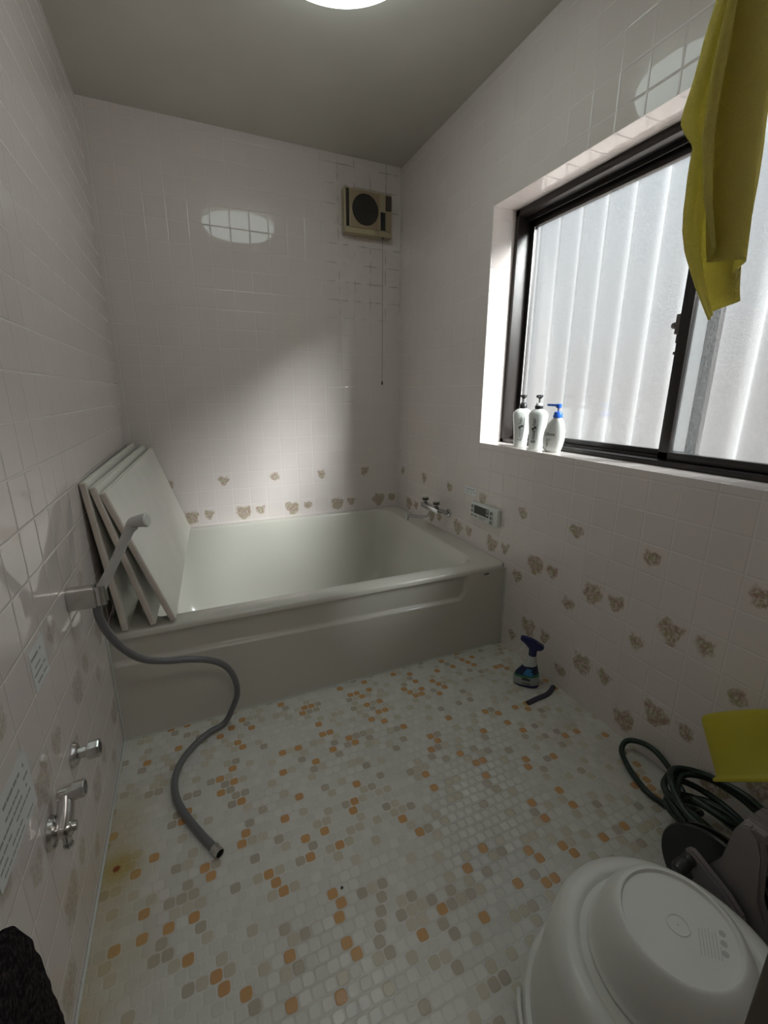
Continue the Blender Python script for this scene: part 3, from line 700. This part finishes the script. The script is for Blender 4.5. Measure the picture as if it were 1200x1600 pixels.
# ---------------------------------------------------------------- spray cleaner
t = thing('spray_bottle', 'bath cleaner spray bottle with navy trigger and white lever by the right wall', 'bottle', loc=(1.515,-1.515,ZF), rotz=math.radians(-44))
prof = [(-.002,.046,.024,0),(-.002,.050,.027,.004),(-.003,.052,.029,.030),(.000,.046,.028,.055),(.006,.034,.0255,.080),(.010,.025,.0225,.100),(.012,.019,.019,.120),(.013,.0155,.0155,.140),(.013,.014,.014,.146)]
M_SPRAYB = plain('white cleaner bottle', (.50,.52,.50), .3)
obj('body', body_from(prof, 2.5), M_SPRAYB, t)
def shell(prof, z0, z1, mat, name, grow=.0008, a0=math.pi, a1=2*math.pi, zf=None, nn=24, p=2.5):
    bm = new_bm(); rows = []
    def at(z):
        for (c0,a0_,b0,h0),(c1_,a1_,b1,h1) in zip(prof, prof[1:]):
            if h0 <= z <= h1: q = (z-h0)/(h1-h0); return c0+(c1_-c0)*q, a0_+(a1_-a0_)*q, b0+(b1-b0)*q
        return prof[-1][:3]
    for j in range(9):
        row = []
        for k in range(nn+1):
            th = a0+(a1-a0)*k/nn; c, s = math.cos(th), math.sin(th)
            lo = z0(c) if callable(z0) else z0; hi = z1(c) if callable(z1) else z1
            z = lo+(hi-lo)*j/8; cx, a, b = at(z); a += grow; b += grow
            row.append(bm.verts.new((cx+a*math.copysign(abs(c)**(2/p), c), b*math.copysign(abs(s)**(2/p), s), z)))
        rows.append(row)
    for A, B in zip(rows, rows[1:]):
        for k in range(nn): bm.faces.new((A[k], A[k+1], B[k+1], B[k]))
    return obj(name, bm, mat, t)
shell(prof, .010, lambda c: .052+.008*c, plain('grey label', (.34,.36,.36), .4), 'lower_label')
shell(prof, lambda c: .052+.008*c-.004, lambda c: .060+.010*c, plain('green label band', (.03,.17,.10), .4), 'green_band', .0012)
shell(prof, lambda c: .058+.010*c, lambda c: .098+.006*c, plain('navy label', (.006,.014,.05), .35), 'navy_label', .0010)
shell(prof, lambda c: .0, lambda c: .012+.004*c, M_NAVY, 'base_band', .0011)
bm = new_bm(); prism(bm, [(-.022,.062),(-.006,.058),(.014,.058),(.016,.072),(.006,.078),(.012,.086),(-.006,.090),(-.014,.078)], (.006,-.0255,0), (1,0,0), (0,0,1), (0,-1,0), .0035); obj('blue_logo', bm, plain('bright blue print', (.04,.22,.52), .4), t, smooth=False)
bm = new_bm(); prism(bm, [(-.020,.036),(.012,.033),(.014,.042),(-.004,.047),(-.018,.044)], (0,-.0268,0), (1,0,0), (0,0,1), (0,-1,0), .0035); prism(bm, [(-.016,.020),(.016,.018),(.016,.0215),(-.016,.0235)], (0,-.0268,0), (1,0,0), (0,0,1), (0,-1,0), .0035); obj('print', bm, M_INK, t, smooth=False)
bm = new_bm(); lathe(bm, [(0,0),(.0160,0),(.0165,.004),(.0160,.022),(.013,.026),(0,.026)], (.013,0,.142), (0,0,1), 24); obj('collar', bm, M_NAVY, t)
bm = new_bm(); prism(bm, [(-.044,.205),(-.047,.213),(-.042,.219),(-.028,.219),(.000,.213),(.026,.203),(.050,.189),(.046,.180),(.042,.174),(.030,.169),(.020,.168),(.018,.160),(.004,.160),(-.006,.168),(-.016,.182),(-.030,.196)], (.006,.0135,0), (1,0,0), (0,0,1), (0,-1,0), .027, .004); obj('trigger_head', bm, M_NAVY, t, ang=50)
bm = new_bm(); tube(bm, [(-.018,0,.190),(-.022,0,.176),(-.030,0,.162),(-.037,0,.155)], .0035, 10); obj('lever', bm, M_WHITE, t)

# dark rubber strip on the floor
bm = new_bm(); P = catmull([(-.085,-.012,0),(-.03,-.006,0),(.03,.0,0),(.085,.026,0)], 8); rings = []
for i, q in enumerate(P):
    d2 = (P[min(i+1,len(P)-1)]-P[max(0,i-1)]).normalized(); s = Vector((-d2.y,d2.x,0))*.0095
    rings.append([q+s, q+s*.9+Vector((0,0,.009)), q+s*.4+Vector((0,0,.012)), q-s*.4+Vector((0,0,.012)), q-s*.9+Vector((0,0,.009)), q-s])
loft(bm, rings); o = obj('rubber_strip', bm, M_PURP); o.location = (1.518,-1.605,ZF); tag(o, 'short curved purple-grey rubber strip lying by the spray bottle', 'rubber strip')

# debris chip on the mosaic
bm = new_bm(); prism(bm, [(-.004,0),(-.001,-.004),(.004,-.001),(.003,.003),(-.001,.004)], (0,0,0), (1,0,0), (0,1,0), (0,0,1), .002, .0004); o = obj('black_chip', bm, M_BLK); o.location = bpy.context.scene.camera.location*0 + Vector((.551,-1.960,ZF)); tag(o, 'tiny black chip of debris in the middle of the mosaic floor', 'debris')

# ---------------------------------------------------------------- green garden hose with loop and pile
g = thing('garden_hose', 'dark green garden hose with a loop on the floor by the right wall', 'hose', loc=(1.50,-2.2,ZF))
RG = .0085; zf = ZF+RG+.001
loop = [(1.47,-2.22,zf+.03),(1.505,-2.175,zf),(1.497,-2.128,zf),(1.488,-2.085,zf+.002),(1.499,-2.035,zf+.004),(1.520,-1.985,zf+.006),(1.550,-1.942,zf+.010),(1.585,-1.930,zf+.024),(1.604,-1.960,zf+.040),(1.606,-2.010,zf+.050),(1.602,-2.065,zf+.034),(1.590,-2.115,zf+.010),(1.565,-2.160,zf),(1.545,-2.200,zf+.02)]
rnd = random.Random(3); pile = []
for k in range(7):
    cx, cy = 1.500+rnd.uniform(-.012,.012), -2.265+rnd.uniform(-.03,.03); r = .080+rnd.uniform(-.014,.018)
    for j in range(8):
        a = 2.2-2*math.pi*j/8; pile.append((cx+r*.95*math.cos(a), cy+r*1.35*math.sin(a), zf+.012+k*.0185+.016*math.sin(a+k*1.7)+.016+j*.0020))
bm = new_bm(); tube(bm, loop+pile, RG, 14, 8); obj('tube', bm, M_GREEN, g, mtx=inv(g))

# ---------------------------------------------------------------- hose reel
rl = thing('hose_reel', 'mauve-grey plastic hose reel with black drum behind the white basin', 'hose reel', loc=(1.36,-2.41,ZF))
def bm_rl(): return new_bm()
drc = (1.327,-2.370,.107); DR = .124
bm = new_bm(); lathe(bm, [(0,0),(DR,0),(DR+.003,.004),(DR,.010),(.05,.012),(.05,.024),(DR-.005,.028),(DR-.005,.034),(0,.034)], drc, (1,0,0), 56); obj('drum', bm, M_BLK, rl, mtx=inv(rl))
pl = [(-2.345,.130),(-2.352,.160),(-2.377,.228),(-2.384,.318),(-2.392,.345),(-2.410,.352),(-2.426,.340),(-2.440,.30),(-2.452,.20),(-2.52,.06),(-2.53,ZF+.001),(-2.505,ZF+.001),(-2.44,.06),(-2.38,.06),(-2.33,ZF+.001),(-2.305,ZF+.001),(-2.315,.03)]
for xp in (1.296, 1.363):
    bm = new_bm(); prism(bm, pl, (xp,0,0), (0,1,0), (0,0,1), (1,0,0), .022, .004); obj('side_frame', bm, M_REEL, rl, mtx=inv(rl))
bm = new_bm(); box(bm, (1.305,-2.432,.318), (1.38,-2.390,.350), .008)
for k in range(8): box(bm, (1.322+k*.0068,-2.430,.349), (1.3255+k*.0068,-2.392,.3525), .0008, 1)
obj('carry_grip', bm, M_REEL, rl, mtx=inv(rl))
ar = [(-2.322,.190),(-2.324,.203),(-2.332,.210),(-2.342,.208),(-2.412,.180),(-2.445,.155),(-2.450,.125),(-2.435,.102),(-2.410,.098),(-2.392,.108),(-2.345,.150)]
bm = new_bm(); prism(bm, ar, (1.268,0,0), (0,1,0), (0,0,1), (1,0,0), .020, .005); obj('crank_arm', bm, M_REEL, rl, mtx=inv(rl))
bm = new_bm()
for k in range(4):
    a0 = math.radians(20+90*k); a1 = a0+math.radians(62); o_ = circle(-2.418,.135,.0165,10,a0,a1); i_ = circle(-2.418,.135,.0145,10,a0,a1)
    prism(bm, o_+i_[::-1], (1.2672,0,0), (0,1,0), (0,0,1), (1,0,0), .001)
obj('hub_mark', bm, M_BLK, rl, mtx=inv(rl), smooth=False)
bm = new_bm(); lathe(bm, [(0,0),(.014,0),(.015,-.004),(.013,-.010),(.015,-.016),(.0155,-.034),(.013,-.043),(0,-.045)], (1.268,-2.338,.188), (1,0,.25), 24); obj('crank_handle', bm, M_BLK, rl, mtx=inv(rl))

rl.location.x -= .035; rl.scale = (1,1,.93)
# ---------------------------------------------------------------- yellow bowl upside down on the hose
yb = thing('yellow_bowl', 'translucent yellow washbowl upside down on the green hose', 'bowl', loc=(1.503,-2.315,.215))
vr = (Vector((1.466,-2.345,.298))-Vector((.321,-2.7351,1.1582))).normalized(); axb = Vector((-.29,-.88,.0)).normalized()*0 + Vector((.916,-.401,.004)).cross(vr).normalized(); yb.location = (1.466,-2.345,.298)
bm = new_bm(); lathe(bm, [(.104,-.004),(.108,-.003),(.1085,.002),(.101,.007),(.098,.012),(.094,.07),(.090,.128),(.087,.137),(.080,.141),(.070,.141),(.066,.138),(0,.138)], (0,0,0), axb, 64); obj('shell', bm, M_YBOWL, yb)
# ---------------------------------------------------------------- white tub and washbowl
wt = thing('wash_basin', 'large white round plastic tub upside down on the floor, bottom right', 'basin', loc=(1.005,-2.455,ZF))
bm = new_bm(); lathe(bm, [(.228,0),(.238,.0),(.240,.005),(.235,.011),(.226,.013),(.221,.030),(.212,.14),(.206,.185),(.197,.206),(.182,.217),(.168,.219),(.160,.216),(.155,.212),(0,.212)], (0,0,0), (0,0,1), 96); obj('shell', bm, M_WHITE2, wt)
a = math.radians(86); c, s_ = math.cos(a), math.sin(a)
bm = new_bm(); tube(bm, [(c*.232+s_*.022, s_*.232-c*.022, .012),(c*.250+s_*.016, s_*.250-c*.016, .014),(c*.255, s_*.255, .014),(c*.250-s_*.016, s_*.250+c*.016, .014),(c*.232-s_*.022, s_*.232+c*.022, .012)], .006, 12); obj('grip', bm, M_WHITE2, wt)
bm = new_bm(); tube(bm, [(.248*math.cos(math.radians(q)), .248*math.sin(math.radians(q)), .010+.018*math.sin(math.radians((q-138)*1.9))) for q in range(138, 233, 8)], .0045, 10); obj('bail_handle', bm, M_WHITE2, wt)
wb = thing('washbowl', 'small white washbowl upside down on the large white tub', 'bowl', loc=(1.000,-2.445,ZF+.2125)); wb.scale = (1,1,1.18)
bm = new_bm(); lathe(bm, [(.128,.0),(.1315,.001),(.132,.005),(.1285,.008),(.126,.012),(.124,.028),(.116,.056),(.102,.078),(.095,.0835),(.091,.0855),(.0875,.085),(.086,.0825),(.085,.0805),(.018,.0805),(.0175,.0815),(.0155,.0815),(.015,.0805),(.0014,.0805),(.001,.0815),(0,.0816)], (0,0,0), (0,0,1), 96); bw = obj('shell', bm, M_WHITE2, wb)
bm = new_bm(); rnd = random.Random(5)
for k in range(7):
    zz = .030+k*.0048; ln_ = rnd.uniform(.025,.05); box(bm, (-.03+k*.001, -zz, .0805), (-.03+ln_, -zz+.0007, .0809))
for q in range(3): prism(bm, circle(-.012+.016*q,-.064,.005,16), (0,0,.0805), (1,0,0), (0,1,0), (0,0,1), .0003)
em = obj('embossed_print', bm, plain('embossed grey', (.50,.51,.48), .4), wb, smooth=False, mtx=Matrix.Rotation(math.radians(38), 4, 'Z'))

# ---------------------------------------------------------------- yellow towel on a wall hook
e1 = Vector((.9159,-.4015,0)); e2 = Vector((-.4015,-.9159,0))     # along the cloth, towards the room
TO = Vector((1.40,-2.045,0)); CP = Vector((.321,-2.7351,1.1582)); nrm = e2
def ipl(tab, t):
    for a, b in zip(tab, tab[1:]):
        if a[0] <= t <= b[0]: q = (t-a[0])/(b[0]-a[0]); return [a[i]+(b[i]-a[i])*q for i in range(1, len(a))]
    return list(tab[-1][1:])
# outline of each layer: (v, s_left, z_left, s_right, z_right)
TL_BACK = [(-.3, .02, 2.245, .055, 2.245), (0, -0.059, 1.9996, -0.0235, 1.9997), (0.08, -0.0672, 1.954, 0.0048, 1.9542), (0.2, -0.0802, 1.8878, 0.036, 1.8834), (0.3, -0.0936, 1.8239, 0.0513, 1.8293), (0.4, -0.1049, 1.7573, 0.0609, 1.7786), (0.47, -0.1158, 1.7043, 0.0656, 1.7369), (0.5, -0.1184, 1.6826, 0.0681, 1.7156), (0.53, -0.1076, 1.6662, 0.0692, 1.6941), (0.57, -0.0865, 1.6441, 0.0717, 1.6667), (0.65, -0.0877, 1.5931, 0.0754, 1.6051), (0.74, -0.0869, 1.5287, 0.0779, 1.5411), (0.8, -0.0818, 1.4926, 0.0791, 1.5053), (0.86, -0.0676, 1.4521, 0.079, 1.4625), (0.93, -0.033, 1.3864, 0.0775, 1.4123), (0.97, -0.0081, 1.3447, 0.0745, 1.3867), (1, 0.0085, 1.3182, 0.0753, 1.3699)]
TL_FRONT = [(-.3, .02, 2.25, .05, 2.25), (0, -0.0739, 1.9759, -0.0406, 1.976), (0.2, -0.0837, 1.8673, 0.0067, 1.8676), (0.4, -0.0916, 1.7557, 0.0367, 1.7611), (0.6, -0.0892, 1.6466, 0.0509, 1.6471), (0.8, -0.0655, 1.5357, 0.0569, 1.5246), (1, -0.0344, 1.4512, 0.0513, 1.3853)]
tw = thing('towel', 'yellow terry towel hanging folded in front of the right end of the window', 'towel', loc=(1.5,-2.06,2.2))
def layer(tab, push, amp, ph, name, nu=60, nv=110):
    bm = new_bm(); rows = []
    for j in range(nv+1):
        v = -.3+1.3*j/nv; sl, zl, sr, zr = ipl(tab, v); row = []
        fade = .3+.7*max(0, min(1, (v+.3)*1.4))
        for i in range(nu+1):
            u = i/nu; s = sl+(sr-sl)*u; z = zl+(zr-zl)*u
            w1 = math.sin(u*9.5+ph+v*.8); w2 = math.sin(u*17+2.1*ph+v*2.2); f = amp*fade*(1.5*math.copysign(abs(w1)**1.4,w1)+.6*w2) + .004*noise.noise(Vector((u*5,v*7,ph)))
            edge = -.012*(1-min(1,u*7))-.012*(1-min(1,(1-u)*7))
            p = TO+e1*s+e2*(push+f+edge); row.append(bm.verts.new((p.x, p.y, z)))
        rows.append(row)
    for A, B in zip(rows, rows[1:]):
        for i in range(nu): bm.faces.new((A[i], A[i+1], B[i+1], B[i]))
    o = obj(name, bm, M_TOWEL, tw, mtx=inv(tw), ang=180)
    md = o.modifiers.new('thickness', 'SOLIDIFY'); md.thickness = .004; md.offset = 0
    return o
layer(TL_BACK, 0, .017, .4, 'back_layer'); layer(TL_FRONT, .050, .020, 2.0, 'front_layer')
hk = thing('towel_hook', 'chrome hook on the right wall holding the yellow towel', 'hook', loc=(W,-2.085,2.238))
bm = new_bm(); lathe(bm, [(0,0),(.018,0),(.018,-.004),(0,-.006)], (0,0,0), (1,0,0), 24); obj('plate', bm, M_CHROME, hk)
bm = new_bm(); tube(bm, [(-.004,0,0),(-.03,0,-.008),(-.13,0,-.014),(-.185,0,.002),(-.188,0,.024)], .0045, 12); obj('prong', bm, M_CHROME, hk)

# ---------------------------------------------------------------- dark mat against the left wall
bm = new_bm(); nu, nv = 70, 60; G = []
for sgn in (1, -1):
    grid = []
    for i in range(nu+1):
        c = []
        for j in range(nv+1):
            a, b = i/nu*2-1, j/nv*2-1
            p = 5; r = (abs(a)**p+abs(b)**p)**(1/p); q = max(abs(a),abs(b)); k = (q/r) if r > 0 else 1
            y = -2.385+.262*a*k; z = .245+.265*b*k
            th = .020*max(0, 1-(q)**6)**.5
            x = .030+.022*(.5-b*.5)+sgn*(th+.002) + .003*noise.noise(Vector((y*40,z*40,sgn)))
            c.append(bm.verts.new((x, y, z)))
        grid.append(c)
    G.append(grid)
for grid in G:
    for i in range(nu):
        for j in range(nv): bm.faces.new((grid[i][j], grid[i+1][j], grid[i+1][j+1], grid[i][j+1]))
bmesh.ops.remove_doubles(bm, verts=bm.verts, dist=.0045*0+.0001)
o = obj('bath_mat', bm, M_RUG, ang=180); tag(o, 'dark brown fluffy bath mat propped against the left wall, bottom left corner', 'bath mat')
